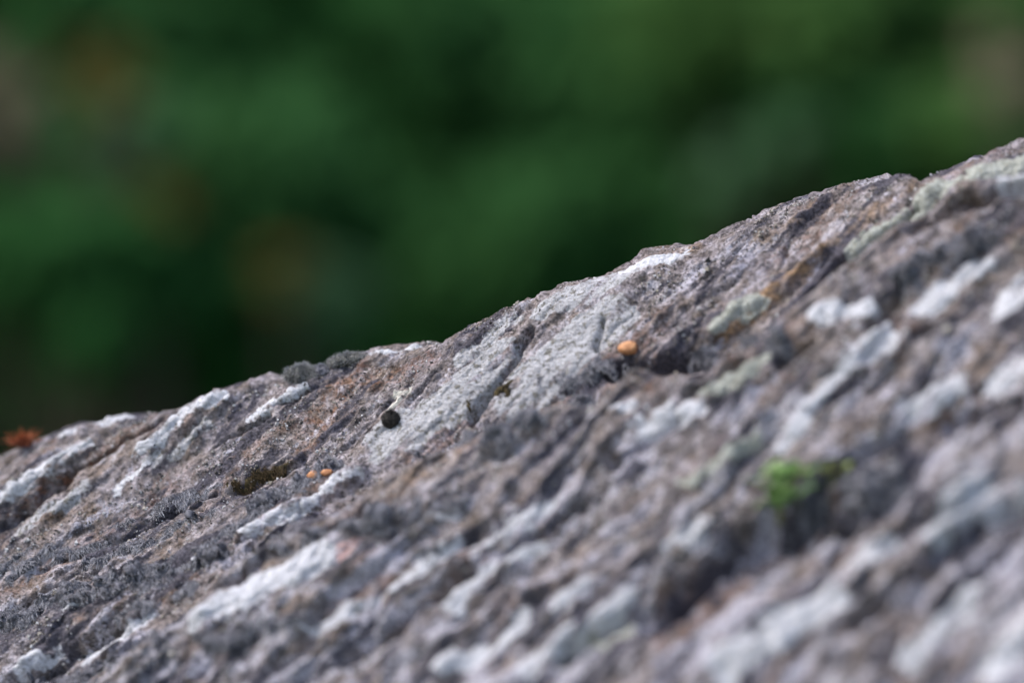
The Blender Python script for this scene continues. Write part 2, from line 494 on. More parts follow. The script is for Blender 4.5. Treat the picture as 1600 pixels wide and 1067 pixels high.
# fit the ridge so that the crest of the real displaced rock stands where the photograph has it
ridge = ridge0(A)
ia = np.where((A > -0.22) & (A < 0.70))[0][::3]
it = np.where((T > -0.09) & (T < 0.06))[0][::3]
edges = np.arange(-150, 1751, 10)
ctr = 0.5*(edges[1:]+edges[:-1])
target = np.interp(ctr, SIL[:, 0], SIL[:, 1])
for _ in range(9):
    aa, bb, tt, P, _h = surface(A[ia], T[it], ridge[ia], True)
    u, v = project(P)
    k = np.digitize(u.ravel(), edges)-1
    ok = (k >= 0) & (k < len(ctr))
    top = np.full(len(ctr), 1e9); np.minimum.at(top, k[ok], v.ravel()[ok])
    atop = np.zeros(len(ctr))
    hit = ok & (np.abs(v.ravel()-np.where(ok, top[np.clip(k, 0, len(ctr)-1)], 0)) < 1e-6)
    atop[k[hit]] = aa.ravel()[hit]
    good = top < 1e8
    err = top[good]-target[good]                 # positive: too low
    o_ = np.argsort(atop[good])
    ea = np.interp(A, atop[good][o_], err[o_])
    ker = np.exp(-0.5*(np.arange(-20, 21)/7.0)**2); ker /= ker.sum()
    fine_i = np.where((A >= -0.10) & (A <= 0.56))[0]
    sm_ = np.convolve(np.pad(ea[fine_i], 20, mode='edge'), ker, 'valid')
    ea[fine_i] = sm_
    ridge = ridge + 0.75*ea*S*FOCUS/0.74
print('silhouette error px: mean %.1f max %.1f' % (np.abs(err).mean(), np.abs(err).max()))

aG, bG, tG, PG, hG = surface(A, T, ridge, True)
nA, nT = aG.shape
uG, vG = project(PG)
# surface normals
dA = np.gradient(PG, axis=0); dT = np.gradient(PG, axis=1)
NG = np.cross(dA, dT); NG /= np.linalg.norm(NG, axis=-1, keepdims=True)+1e-12
if NG[nA//2, nT//2] @ NRM < 0: NG = -NG

# where does a photo point lie on the finished rock: nearest surface point first met by the line of sight
CELL = 5
gw, gh = 1900//CELL, 1300//CELL
ku = ((uG+150)/CELL).astype(int); kv = ((vG+100)/CELL).astype(int)
okg = (ku >= 0) & (ku < gw) & (kv >= 0) & (kv < gh) & (tG < 0.04) & (tG > -0.5)
flat = (kv*gw+ku)[okg]
dep = PG[..., 1][okg]
order = np.argsort(-dep)
first = np.full(gw*gh, -1, dtype=np.int64)
first[flat[order]] = np.flatnonzero(okg.ravel())[order]
fy, fx = np.divmod(np.flatnonzero(first >= 0), gw)
fidx = first[first >= 0]
def spot_index(px, py):
    d = (fx*CELL+CELL/2-150-px)**2 + (fy*CELL+CELL/2-100-py)**2
    return fidx[np.argmin(d)]
def conv(px, py):
    i = spot_index(px, py)
    return float(aG.ravel()[i]), float(bG.ravel()[i])
def spot(px, py):
    i = spot_index(px, py)
    return PG.reshape(-1, 3)[i].copy(), NG.reshape(-1, 3)[i].copy()

# pigment masks: the stone's own streaks, and shade painted dark along the crevices
wA = aG + 0.004*perlin(aG/0.016, bG/0.012, 51) + 0.0015*perlin(aG/0.005, bG/0.005, 52)
wB = bG + 0.0045*perlin(aG/0.018, bG/0.014, 53) + 0.0016*perlin(aG/0.005, bG/0.005, 54)
def streaks(lst, soft=0.003):
    m = np.zeros_like(aG)
    for x0, y0, x1, y1, hw, st in lst:
        m = np.maximum(m, st*sstep(soft, -soft, capsule(wA, wB, x0, y0, x1, y1, hw, conv)))
    return m
rust = streaks([(500, 650, 570, 580, 26, .9), (470, 700, 540, 640, 16, .8), (590, 600, 680, 560, 14, .9), (-10, 812, 140, 712, 9, 1.3), (140, 712, 260, 652, 7, 1.0), (830, 530, 745, 640, 8, .8),
                (1150, 570, 1260, 500, 14, .5), (960, 600, 1050, 575, 14, .9), (1050, 985, 1290, 820, 34, 1.2), (650, 690, 720, 660, 8, .8), (700, 900, 760, 870, 16, .6),
                (1520, 380, 1600, 350, 16, .8), (1280, 440, 1330, 390, 7, .9), (230, 680, 300, 650, 9, .6), (1190, 620, 1260, 580, 16, .6), (300, 1010, 340, 1000, 12, .8)])
qG = bG - 0.19*aG - 0.22*aG*np.abs(aG)
rust = np.maximum(rust, 0.55*sstep(0.24, 0.52, perlin(aG/0.05, qG/0.022, 61)))
ochre = streaks([(1120, 512, 1290, 392, 12, 1.1), (600, 780, 660, 735, 16, .5), (640, 650, 700, 640, 14, .7), (1070, 390, 1090, 385, 8, .7), (780, 520, 740, 525, 12, .5), (1290, 380, 1420, 290, 8, .5),
                 (1330, 690, 1480, 640, 22, .35), (560, 960, 640, 920, 14, .4), (420, 970, 480, 930, 16, .4), (60, 810, 150, 790, 10, .4)])
ochre = np.maximum(ochre, 0.20*sstep(0.12, 0.45, perlin(aG/0.042, qG/0.018, 69)))
pale = 0.34*sstep(-0.1, 0.40, perlin(aG/0.055, qG/0.014, 62)) + 0.32*sstep(0.0, 0.38, perlin(aG/0.022, qG/0.008, 63))
pale = pale*(0.75+0.8*sstep(-0.05, -0.2, tG)) + streaks([(850, 860, 1000, 720, 40, .25), (1020, 480, 1150, 390, 40, .28), (1150, 430, 1400, 300, 22, .25)], 0.012)
film_and_shade = 0.60*sstep(0.02, 0.42, perlin(aG/0.040, qG/0.011, 64)) + 0.2*sstep(0.0, 0.4, perlin(aG/0.014, qG/0.006, 65))
film_and_shade = film_and_shade + 0.22*sstep(0.10, 0.35, perlin(aG/0.026, qG/0.0034, 68)) + streaks([(0, 1000, 300, 880, 40, .5), (150, 850, 400, 760, 26, .42), (600, 740, 900, 650, 24, .35), (380, 690, 480, 640, 12, .35), (330, 760, 470, 715, 14, .5), (1050, 980, 1300, 820, 34, .3), (1300, 830, 1420, 760, 34, .4),  # streaks lying over cracks and hollows paint extra shade into them
                       (1080, 580, 1210, 540, 20, .55), (900, 610, 1060, 560, 24, .5), (745, 645, 830, 535, 9, .5), (780, 520, 770, 525, 8, .7), (1420, 420, 1600, 340, 26, .5),
                       (640, 1040, 900, 960, 40, .25), (1190, 440, 1340, 400, 14, .35), (500, 900, 620, 830, 20, .3), (1500, 920, 1600, 850, 40, .35)], 0.006)
nearG = sstep(-0.07, -0.20, tG)
fl = perlin(aG/0.019, qG/0.0085, 66) + 0.4*perlin(aG/0.007, qG/0.004, 67)
pale = pale + nearG*0.55*sstep(0.12, 0.42, fl)
film_and_shade = film_and_shade + nearG*0.45*sstep(0.10, 0.40, -fl)
slm = slab_mask(aG, bG)
film_and_shade = film_and_shade*(1-0.9*slm); rust = rust*(1-0.7*slm); pale = pale*(1-slm) + 0.42*slm

idx = np.arange(nA*nT).reshape(nA, nT)
faces = np.stack([idx[:-1, :-1], idx[1:, :-1], idx[1:, 1:], idx[:-1, 1:]], -1).reshape(-1, 4)
boulder = make_mesh('boulder', PG.reshape(-1, 3), faces, M_rock, None, {'rust': rust, 'ochre': ochre, 'pale': pale, 'film_and_shade': film_and_shade})
tag(boulder, 'large grey lichen-covered boulder with slanting grain filling the lower frame', 'boulder')

# ------------------------------------------------------------------ crusts and mats that grow on the surface
def grow(name, mat, caps, thick, parent, lump=None, edge=0.004, rag=1.0, seed=0, sink=0.00025, broken=0.5):
    """a skin lifted off the rock where any of the streaks covers it"""
    aa = [conv(c[0], c[1]) for c in caps] + [conv(c[2], c[3]) for c in caps]
    hwm = max(c[4] for c in caps)*S*FOCUS*1.4 + 0.012
    a0, a1 = min(p[0] for p in aa)-hwm, max(p[0] for p in aa)+hwm
    b0, b1 = min(p[1] for p in aa)-hwm, max(p[1] for p in aa)+hwm
    i0, i1 = np.searchsorted(A, a0), np.searchsorted(A, a1)
    bs = bG[i0:i1]
    jj = np.flatnonzero(((bs > b0) & (bs < b1)).any(0))
    j0, j1 = jj.min(), jj.max()+1
    sl = (slice(i0, i1), slice(j0, j1))
    a, b, q = aG[sl], bG[sl], qG[sl]
    wa = a + rag*(0.0040*perlin(a/0.016, b/0.013, 71+seed) + 0.0020*perlin(a/0.005, b/0.004, 72+seed) + 0.0010*perlin(a/0.002, b/0.002, 77+seed))
    wb = b + rag*(0.0036*perlin(a/0.019, b/0.015, 73+seed) + 0.0020*perlin(a/0.005, b/0.004, 74+seed) + 0.0010*perlin(a/0.002, b/0.002, 78+seed))
    d = np.full_like(a, 1.0)
    for c in caps: d = np.minimum(d, capsule(wa, wb, *c[:5], conv))
    if parent is None: d = np.maximum(d, 0.010*(perlin(a/0.016, q/0.0062, 79+seed)-0.28))
    reach = 0.0006 if parent is None else 0.0035
    inside = d < reach
    off = thick*sstep(reach*0.7, reach*0.7-edge, d)
    if lump is not None: off = off*lump(a, b, q)
    off = off - sink*sstep(reach-0.0014, reach, d) + 0.00005
    cover = sstep(0.0032, -0.0040, d) - broken*sstep(0.05, 0.5, perlin(a/0.030, q/0.0045, 76+seed)) - 0.25*sstep(0.15, 0.6, perlin(a/0.012, q/0.007, 75+seed))
    P = PG[sl] + NG[sl]*off[..., None]
    m, n = a.shape
    fi = inside[:-1, :-1] & inside[1:, :-1] & inside[1:, 1:] & inside[:-1, 1:]
    if not fi.any(): print('empty', name, caps); return None
    I = np.arange(m*n).reshape(m, n)
    f = np.stack([I[:-1, :-1][fi], I[1:, :-1][fi], I[1:, 1:][fi], I[:-1, 1:][fi]], -1)
    used = np.unique(f); remap = np.full(m*n, -1); remap[used] = np.arange(len(used))
    V = P.reshape(-1, 3)[used]; Nn = NG[sl].reshape(-1, 3)[used]
    if parent is None:
        root = empty(name, V.mean(0)); return root, V, remap[f], Nn, d.ravel()[used]
    at_ = {k_: v_[sl].ravel()[used] for k_, v_ in (('rust', rust), ('ochre', ochre), ('pale', pale), ('film_and_shade', film_and_shade))}
    at_['cover'] = cover.ravel()[used]
    return make_mesh(name, V, remap[f], mat, parent, at_)

def crusty(a, b, q):
    return 0.75 + 0.5*perlin(a/0.006, b/0.005, 81) + 0.35*perlin(a/0.0024, b/0.0022, 82)

def chunky(a, b, q):
    return np.maximum(0.15, 0.9 + 0.8*perlin(a/0.012, q/0.007, 83) + 0.5*perlin(a/0.004, b/0.0035, 84))

WHITE = [
    [(222, 700, 295, 645, 11), (285, 650, 350, 620, 15)], [(-10, 782, 140, 688, 12)], [(95, 680, 200, 655, 11)], [(175, 775, 235, 718, 7)], [(395, 650, 480, 602, 9)],
    [(120, 1045, 240, 965, 14), (90, 950, 150, 925, 9)], [(305, 960, 500, 865, 26)], [(390, 835, 560, 740, 10)], [(490, 990, 560, 958, 14)],
    [(575, 950, 720, 845, 9)], [(742, 858, 800, 806, 13)], [(800, 832, 910, 762, 9)], [(705, 950, 770, 890, 13), (770, 890, 860, 858, 8)], [(690, 1040, 830, 962, 15)],
    [(825, 1050, 980, 935, 15)], [(1005, 670, 1085, 640, 19), (960, 640, 1000, 630, 8)], [(1042, 850, 1095, 815, 17)], [(1218, 705, 1300, 610, 14)],
    [(1300, 600, 1390, 520, 14)], [(1450, 480, 1530, 420, 24)], [(1560, 490, 1610, 450, 22)], [(1430, 640, 1490, 600, 20)], [(1460, 830, 1540, 770, 22)],
    [(1545, 805, 1610, 775, 15)], [(1140, 1040, 1300, 945, 28)], [(1555, 610, 1610, 560, 20)], [(1290, 495, 1345, 482, 22)], [(1425, 1045, 1480, 965, 15)],
    [(1550, 1050, 1610, 970, 20)], [(1575, 290, 1610, 272, 18)], [(880, 945, 925, 915, 12)], [(690, 815, 720, 800, 8)], [(585, 546, 650, 540, 7)],
    [(310, 880, 345, 850, 7)], [(20, 1060, 90, 1020, 10)], [(985, 425, 1068, 396, 13)], [(1340, 880, 1400, 850, 14)], [(1500, 960, 1540, 910, 14)], [(1380, 560, 1440, 520, 9)]]
GREYC = [[(600, 695, 700, 620, 34), (690, 640, 790, 555, 36)], [(810, 620, 960, 490, 42)], [(860, 480, 985, 425, 24)], [(720, 560, 810, 500, 14)],
         [(30, 830, 140, 760, 12)], [(240, 720, 330, 665, 10)]]
GREENC = [[(1335, 402, 1440, 322, 18), (1440, 322, 1615, 240, 22)], [(1105, 610, 1200, 562, 13)], [(1080, 755, 1190, 685, 12)], [(1120, 505, 1190, 462, 12)], [(880, 1045, 1000, 985, 13)]]
for i, c in enumerate(WHITE): grow('white_lichen_crust', M_white, c, 0.0008, boulder, crusty, seed=i*3, broken=0.15 if i in (0, 1, 4, 6, 7, 15, 24) else 0.5)
for i, c in enumerate(GREYC): grow('grey_lichen_crust', M_grey, c, 0.0006, boulder, crusty, edge=0.003, seed=200+i*3)
for i, c in enumerate(GREENC): grow('green_lichen_crust', M_green, c, 0.0012, boulder, chunky, seed=300+i*3, broken=0.12)
pk = grow('pink_lichen_crust', M_pink, [(500, 884, 555, 852, 13), (545, 856, 560, 850, 9)], 0.0005, boulder, crusty, seed=400, broken=0.7)
ck = grow('cream_lichen_crust', M_cream, [(608, 640, 622, 622, 6), (620, 622, 642, 608, 7)], 0.0010, boulder, crusty, seed=410, rag=0.5)

def grains(n):
    t = NT('mineral_grain', 0.85)
    t.color(t.ramp(t.attr('tone'), [(0.0, (0.03, 0.028, 0.028)), (0.40, (0.11, 0.10, 0.09)), (0.62, (0.30, 0.27, 0.22)), (0.85, (0.38, 0.37, 0.365)), (1.0, (0.52, 0.52, 0.53))]))
    ii = rng.integers(0, nA, n*6); jj = rng.integers(0, nT, n*6)
    aa, bb, tt, qq = aG[ii, jj], bG[ii, jj], tG[ii, jj], qG[ii, jj]
    den = 0.05 + 1.5*perlin(aa/0.035, qq/0.012, 111) + 0.5*perlin(aa/0.008, qq/0.006, 112) - 0.75*slm[ii, jj]
    ok_ = (aa > -0.10) & (aa < 0.56) & (tt > -0.20) & (tt < 0.03) & (rng.random(n*6) < den)
    ii, jj = ii[ok_][:n], jj[ok_][:n]; m = len(ii)
    size = 0.00028*np.exp(rng.normal(0.35, 0.45, m))
    oct_ = np.array([(1, 0, 0), (-1, 0, 0), (0, 1, 0), (0, -1, 0), (0, 0, 1), (0, 0, -1)], float)
    fo = np.array([(0, 2, 4), (2, 1, 4), (1, 3, 4), (3, 0, 4), (2, 0, 5), (1, 2, 5), (3, 1, 5), (0, 3, 5)])
    qv = rng.normal(size=(m, 3, 3)); Q, _ = np.linalg.qr(qv)
    sh = oct_[None] * rng.uniform(0.6, 1.3, (m, 6, 1))
    V = PG[ii, jj][:, None] + NG[ii, jj][:, None]*size[:, None, None]*0.25 + (sh @ Q)*size[:, None, None]
    F = (np.arange(m)[:, None, None]*6 + fo[None]).reshape(-1, 3)
    tone = np.repeat(np.clip(rng.beta(0.9, 0.9, m), 0, 1), 6)
    o = make_mesh('mineral_grains', V.reshape(-1, 3), F, t.m, boulder, {'tone': tone}, False)
    o['kind'] = 'stuff'
grains(42000)

def fibres(name, mat, roots, dirs, lengths, width, parent, bend=None, seg=2):
    """thin tapering blades: roots (n,3), unit dirs, bend = vector added along the length"""
    n = len(roots)
    side = np.cross(dirs, rng.normal(size=(n, 3))); side /= np.linalg.norm(side, axis=1, keepdims=True)+1e-9
    bend = np.zeros(3) if bend is None else bend
    rows = []; al = []
    w = np.broadcast_to(np.asarray(width), (n,))
    for k in range(seg+1):
        f = k/seg
        c = roots + dirs*(lengths*f)[:, None] + bend*((f*f)*lengths)[:, None]
        ww = (w*(1-0.85*f)*0.5)[:, None]*side
        rows += [c-ww, c+ww]; al += [np.full(n, f)]*2
    V = np.stack(rows, 1).reshape(-1, 3); AL = np.stack(al, 1).reshape(-1)
    tone = np.repeat(rng.random(n), 2*(seg+1))
    base = np.arange(n)[:, None]*(2*(seg+1))
    F = np.concatenate([base + np.array([2*k, 2*k+1, 2*k+3, 2*k+2]) for k in range(seg)], 0)
    o = make_mesh(name, V, F, mat, None, {'along': AL, 'tone': tone})
    o['kind'] = 'stuff'
    keep_world(o, parent)
    return o

DOWN = np.array([0.25, -0.35, -0.55])
def wavy(seed):
    def f(a, b, q):
        r = 1-np.abs(perlin(a/0.013, q/0.0060, 91+seed))*1.9
        return np.maximum(0.08, 0.10 + 1.15*np.clip(r, 0, 1) + 0.5*perlin(a/0.0045, q/0.0028, 92+seed))
    return f

def moss_mat(label, caps, thick, n, seed, bed=None, hair=None, length=0.0025, width=0.00018, group='woolly moss mats on the boulder', name='moss_mat'):
    r = grow(name, None, caps, thick, None, wavy(seed), edge=0.004, rag=1.5, seed=500+seed*5)
    if r is None: return
    root, V, F, Nn, d = r
    b_ = make_mesh('moss_bed', V, F, bed or M_mossbed); keep_world(b_, root)
    pick = rng.integers(0, len(V), n)
    clump = perlin(V[:, 0]/0.004, V[:, 2]/0.004 + V[:, 1]/0.005, 95+seed)
    keep = clump[pick] + rng.normal(0, 0.25, n) > -0.12
    pick = pick[keep]
    m = len(pick)
    lean = E1*0.9 + E2*0.15
    sgn = np.where(perlin(V[pick, 0]/0.02, V[pick, 2]/0.02, 96) > 0, 1, -1)[:, None]
    dr = Nn[pick]*0.55 + rng.normal(0, 0.45, (m, 3)) + lean*0.5*sgn - E2*0.25
    dr /= np.linalg.norm(dr, axis=1, keepdims=True)
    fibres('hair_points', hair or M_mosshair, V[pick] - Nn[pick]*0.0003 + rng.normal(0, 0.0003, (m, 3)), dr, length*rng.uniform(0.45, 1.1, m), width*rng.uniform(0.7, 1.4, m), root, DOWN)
    tag(root, label, 'moss', group)
    return root

MATS = [
    ('blue-grey woolly moss mat spreading across the lower left corner of the boulder', [(-10, 985, 170, 905, 20), (150, 930, 330, 870, 18)], .0042, 9000),
    ('thin grey moss strip just below the narrow white lichen patches at left', [(140, 890, 330, 800, 10), (20, 900, 120, 860, 8)], .0034, 5000),
    ('grey moss mat around the pair of small orange seeds', [(330, 850, 440, 775, 14), (440, 780, 520, 722, 11)], .0036, 6500),
    ('smooth wave of grey moss above the pink lichen stain', [(440, 850, 600, 800, 15), (590, 810, 730, 795, 16)], .0050, 5000),
    ('grey moss fringe along the shelf below the two smooth pale slabs', [(660, 715, 790, 690, 12), (780, 690, 930, 630, 14)], .0050, 4500),
    ('dark grey moss cushion left of the single orange seed', [(855, 610, 960, 565, 13)], .0055, 2500),
    ('blue-grey moss lump in the dark crack right of the single orange seed', [(1090, 580, 1215, 535, 13)], .0060, 2500),
    ('large dark blue-grey moss mat beside the green sprig', [(1275, 830, 1400, 765, 20)], .0045, 3000),
    ('grey moss patch at the bottom edge under the long white lichen patch', [(60, 1075, 240, 1000, 14), (330, 1010, 480, 960, 10)], .0042, 5000),
    ('thin dark grey moss streak above the lower left woolly mat', [(-10, 890, 140, 845, 8), (150, 850, 220, 815, 5)], .0032, 3600),
    ('grey moss strip running into the long white lichen patch from the left', [(190, 965, 310, 915, 9)], .0036, 3200),
    ('narrow grey moss streak left of the olive moss strip', [(240, 800, 350, 745, 6)], .0030, 2400),
    ('grey moss in the crevices near the top right corner of the boulder', [(1420, 430, 1540, 370, 16)], .0060, 2200),
]
for i, (lab, caps, th, n) in enumerate(MATS): moss_mat(lab, caps, th, int(n*2.2), i)
moss_mat('olive brown moss strip in the hollow left of the paired orange seeds', [(370, 762, 462, 716, 7)], .0018, 3000, 20, M_olivebed, M_olivehair, 0.0022, 0.00022)
moss_mat('low olive moss tuft in the groove between the two pale slabs', [(750, 640, 795, 600, 11)], .0020, 1800, 21, M_olivebed, M_olivehair, 0.0014, 0.00024)

# ------------------------------------------------------------------ rounded cushions on the ridge
def frame_from(n):
    n = n/np.linalg.norm(n)
    x = np.cross(n, [0, 1, 0.2]); x /= np.linalg.norm(x)
    return x, np.cross(n, x), n

def dome(name, center, axes, up, mat, parent, lump=0.08, seed=0, nu=40, nv=26):
    x, y, n = frame_from(up)
    th = np.linspace(0, math.pi, nv)[:, None]; ph = np.linspace(0, 2*math.pi, nu, endpoint=False)[None, :]
    r = 1 + lump*perlin(3.1*np.cos(ph)*np.sin(th)+7*seed, 3.1*np.sin(ph)*np.sin(th)+2.3*np.cos(th), seed+3)
    d = (np.sin(th)*np.cos(ph)*r)[..., None]*x*axes[0] + (np.sin(th)*np.sin(ph)*r)[..., None]*y*axes[1] + (np.cos(th)*r*np.ones_like(ph))[..., None]*n*axes[2]
    V = (center + d).reshape(-1, 3)
    I = np.arange(nv*nu).reshape(nv, nu); J = np.roll(I, -1, 1)
    F = np.stack([I[:-1], I[1:], J[1:], J[:-1]], -1).reshape(-1, 4)
    o = make_mesh(name, V, F, mat); keep_world(o, parent)
    nn = d.reshape(-1, 3)/np.array([max(axes)])**1
    nn = nn/(np.linalg.norm(nn, axis=1, keepdims=True)+1e-9)
    return V, nn

def cushion(label, px, py, axes_px, n, length, bed, hair, name='moss_cushion', sink=0.25, group=None, seed=0, up=None, fuzz=0.35, lump=0.30):
    c, nm = spot(px, py)
    up_ = nm*0.4 + np.array([0, 0, 0.8]) if up is None else up
    ax = [v*S*FOCUS for v in axes_px]
    root = empty(name, c)
    cc = c + up_/np.linalg.norm(up_)*ax[2]*(0.5-sink)
    V, nn = dome('moss_bed', cc, ax, up_, bed, root, lump, seed)
    sel = rng.integers(0, len(V), n)
    sel = sel[(nn[sel] @ (up_/np.linalg.norm(up_))) > -0.35]
    dr = nn[sel] + rng.normal(0, fuzz, (len(sel), 3)); dr /= np.linalg.norm(dr, axis=1, keepdims=True)
    roots = V[sel] + rng.normal(0, 0.0004, (len(sel), 3)) - nn[sel]*0.0004
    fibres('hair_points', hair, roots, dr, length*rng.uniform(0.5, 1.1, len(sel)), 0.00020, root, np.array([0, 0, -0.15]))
    tag(root, label, 'moss', group)
    return root
cushion('round hoary grey moss cushion on the ridge, larger left one of two', 472, 588, (27, 20, 14), 5200, 0.0028, M_cushbed, M_cushhair, seed=1, fuzz=0.45, group='moss cushions on the ridge')
cushion('small dark grey moss cushion on the ridge beside the larger hoary cushion', 503, 581, (14, 12, 12), 1500, 0.0014, M_mossbed, M_mosshair, seed=2, group='moss cushions on the ridge')
cushion('low flat brownish-grey moss pad on the ridge, right of both round cushions', 545, 562, (30, 14, 9), 3200, 0.0022, M_cushbed, M_cushhair, seed=3, group='moss cushions on the ridge')
cushion('black round moss ball in a hollow of the pale slab below the cream chip', 611, 659, (14, 13, 15), 3200, 0.0009, M_darkball, M_darkhair, seed=4, name='dark_moss_ball', fuzz=0.25, sink=0.42, lump=0.12)

# rust-red tuft on the ridge at the left edge
def red_tuft():
    c, nm = spot(40, 694)
    c = c + np.array([0, 0, 0.0022])
    root = empty('red_moss_tuft', c)
    n = 190
    r0 = c + rng.normal(0, 0.0017, (n, 3))*np.array([1.2, 1.2, 0.4]) - np.array([0.001, 0, 0.0008])
    d = rng.normal(0, 0.55, (n, 3)) + np.array([-0.15, 0, 1.0]); d /= np.linalg.norm(d, axis=1, keepdims=True)
    fibres('moss_stems', M_redhair, r0, d, rng.uniform(0.006, 0.0145, n), 0.00042, root, np.array([0.1, 0, -0.35]), 3)
    m = 26
    rr = c + rng.normal(0, 0.002, (m, 3))*np.array([1.3, 1, 0.3])
    dd = rng.normal(0, 0.35, (m, 3)) + np.array([0, 0, 1.0]); dd /= np.linalg.norm(dd, axis=1, keepdims=True)
    L = rng.uniform(0.005, 0.0095, m)
    fibres('capsule_stalks', M_redhair, rr, dd, L, 0.00025, root, np.array([0.2, 0, -0.2]), 3)
    tag(root, 'rust-red moss tuft sticking up on the ridge at the left edge', 'moss')
red_tuft()

# ------------------------------------------------------------------ small orange seeds
def seed(label, px, py, length_px, width_px, angle, tipside, lift=0.35):
    c, nm = spot(px, py)
    L, Wd = length_px*S*FOCUS*0.5, width_px*S*FOCUS*0.5
    c = c + nm*Wd*lift
    ax = np.array([math.cos(angle), -0.12, math.sin(angle)]); ax /= np.linalg.norm(ax)
    side = np.cross(ax, [0, 1, 0]); side /= np.linalg.norm(side); third = np.cross(ax, side)
    nu, nv = 28, 24
    def body(t0, t1, grow_):
        t = np.linspace(t0, t1, nv)[:, None]; ph = np.linspace(0, 2*math.pi, nu, endpoint=False)[None, :]
        x = np.cos(t)*L*(1+grow_); r = np.sin(t)**0.9*Wd*(1+0.10*np.cos(t))*(1+grow_)*(1+0.03*np.cos(3*ph+1))
        r = r*(1+0.07*perlin(2.2*np.cos(ph)+px, 2.2*np.sin(ph)+1.7*t, 5)+0.025*perlin(7*np.cos(ph)+px, 7*np.sin(ph)+6*t, 6))
        r = r*(1-0.10*np.exp(-(np.angle(np.exp(1j*(ph-1.2)))/0.25)**2))
        V = c + (x*np.ones_like(ph))[..., None]*ax + (r*np.cos(ph))[..., None]*side + (r*np.sin(ph))[..., None]*third
        I = np.arange(nv*nu).reshape(nv, nu); J = np.roll(I, -1, 1)
        return V.reshape(-1, 3), np.stack([I[:-1], J[:-1], J[1:], I[1:]], -1).reshape(-1, 4)
    root = empty('seed', c)
    V, F = body(0.001, math.pi-0.001, 0); o = make_mesh('seed_coat', V, F, M_seed); keep_world(o, root)
    V, F = body(0.001, 0.62, 0.03) if tipside > 0 else body(math.pi-0.62, math.pi-0.001, 0.03)
    o = make_mesh('seed_scar', V, F, M_seedtip); keep_world(o, root)
    tag(root, label, 'seed', 'small orange seeds on the boulder')
seed('single orange oval seed at the left end of the dark crack', 984, 541, 31, 21, 0.10, 1, 0.5)
seed('orange oval seed lying left and lower of the close pair', 490, 745, 22, 13, 0.45, -1, 0.35)
seed('orange oval seed lying right and higher of the close pair', 511, 737, 20, 11, 0.12, 1, 0.35)

# ------------------------------------------------------------------ green sprig in the foreground crack
M_sprig = leaf_material('sprig_leaf', (0.13, 0.23, 0.07), (0.23, 0.37, 0.13), (0.36, 0.48, 0.22))
M_sprig2 = leaf_material('yellow_sprig_leaf', (0.22, 0.26, 0.09), (0.32, 0.36, 0.14), (0.42, 0.44, 0.20))
M_stem = plain_material('sprig_stem', (0.10, 0.16, 0.03), (0.20, 0.14, 0.06), 300, 0.6)

def tube(path, r0, r1, k=8):
    path = np.asarray(path, float); n = len(path)
    V = []
    for i, p in enumerate(path):
        d = path[min(i+1, n-1)]-path[max(i-1, 0)]; d /= np.linalg.norm(d)+1e-9
        x = np.cross(d, [0.3, 0.9, 0.2]); x /= np.linalg.norm(x); y = np.cross(d, x)
        r = r0+(r1-r0)*i/(n-1)
        for j in range(k):
            a = 2*math.pi*j/k
            V.append(p + r*(math.cos(a)*x+math.sin(a)*y))
    F = [(i*k+j, i*k+(j+1) % k, (i+1)*k+(j+1) % k, (i+1)*k+j) for i in range(n-1) for j in range(k)]
    return np.array(V), np.array(F)

def blade(base, d, up, L, Wd, curl=0.35, rows=9, teeth=0.18):
    d = d/np.linalg.norm(d); s = np.cross(d, up); s /= np.linalg.norm(s); u = np.cross(s, d)
    V = []; 
    for i in range(rows):
        f = i/(rows-1)
        w = Wd*math.sin(math.pi*min(1, f*0.93+0.05))**0.8*(1+teeth*(-1)**i)
        c = base + d*L*f - u*L*curl*f*f + u*L*0.15*f
        V += [c - s*w + u*w*0.35, c, c + s*w + u*w*0.35]
    F = []
    for i in range(rows-1):
        for k in (0, 1): F.append((3*i+k, 3*i+k+1, 3*i+k+4, 3*i+k+3))
    return np.array(V), np.array(F), np.array([0.5]*len(V))

def sprig(label, px, py, leaves, L, mat, seed_, tall, lean=(0, 0, 0)):
    c, nm = spot(px, py)
    r = np.random.default_rng(seed_)
    root = empty('sprig', c)
    top = c + np.array([lean[0], -0.004, tall])
    pts = [c - np.array([0, 0, 0.004]), c*0.6+top*0.4+np.array([0.001, 0, 0]), top]
    V, F = tube(pts, 0.0011, 0.0007); o = make_mesh('stem', V, F, M_stem); keep_world(o, root)
    for i in range(leaves):
        f = r.uniform(0.25, 1.0)
        base = pts[0]*(1-f)+top*f + np.array([r.normal(0, 0.0040), r.normal(0, 0.003)-0.002, 0])
        az = i*2.4 + r.uniform(-0.3, 0.3)
        d = np.array([math.cos(az), math.sin(az)*0.8, 0.55 + 0.6*r.random()])
        V, F, _ = blade(base, d, np.array([0, 0, 1.0]), L*r.uniform(0.6, 1.2), L*0.20, r.uniform(0.2, 0.5))
        o = make_mesh('leaf', V, F, mat, None, {'tone': np.full(len(V), r.random())}); keep_world(o, root)
    tag(root, label, 'plant', 'green sprigs in the foreground crack')
sprig('bright green leafy sprig rooted in the foreground crack', 1216, 804, 22, 0.0138, M_sprig, 3, 0.016)
sprig('pale yellow-green sprig just right of the bright green one', 1298, 750, 5, 0.0085, M_sprig2, 5, 0.006, (0.003, 0, 0))

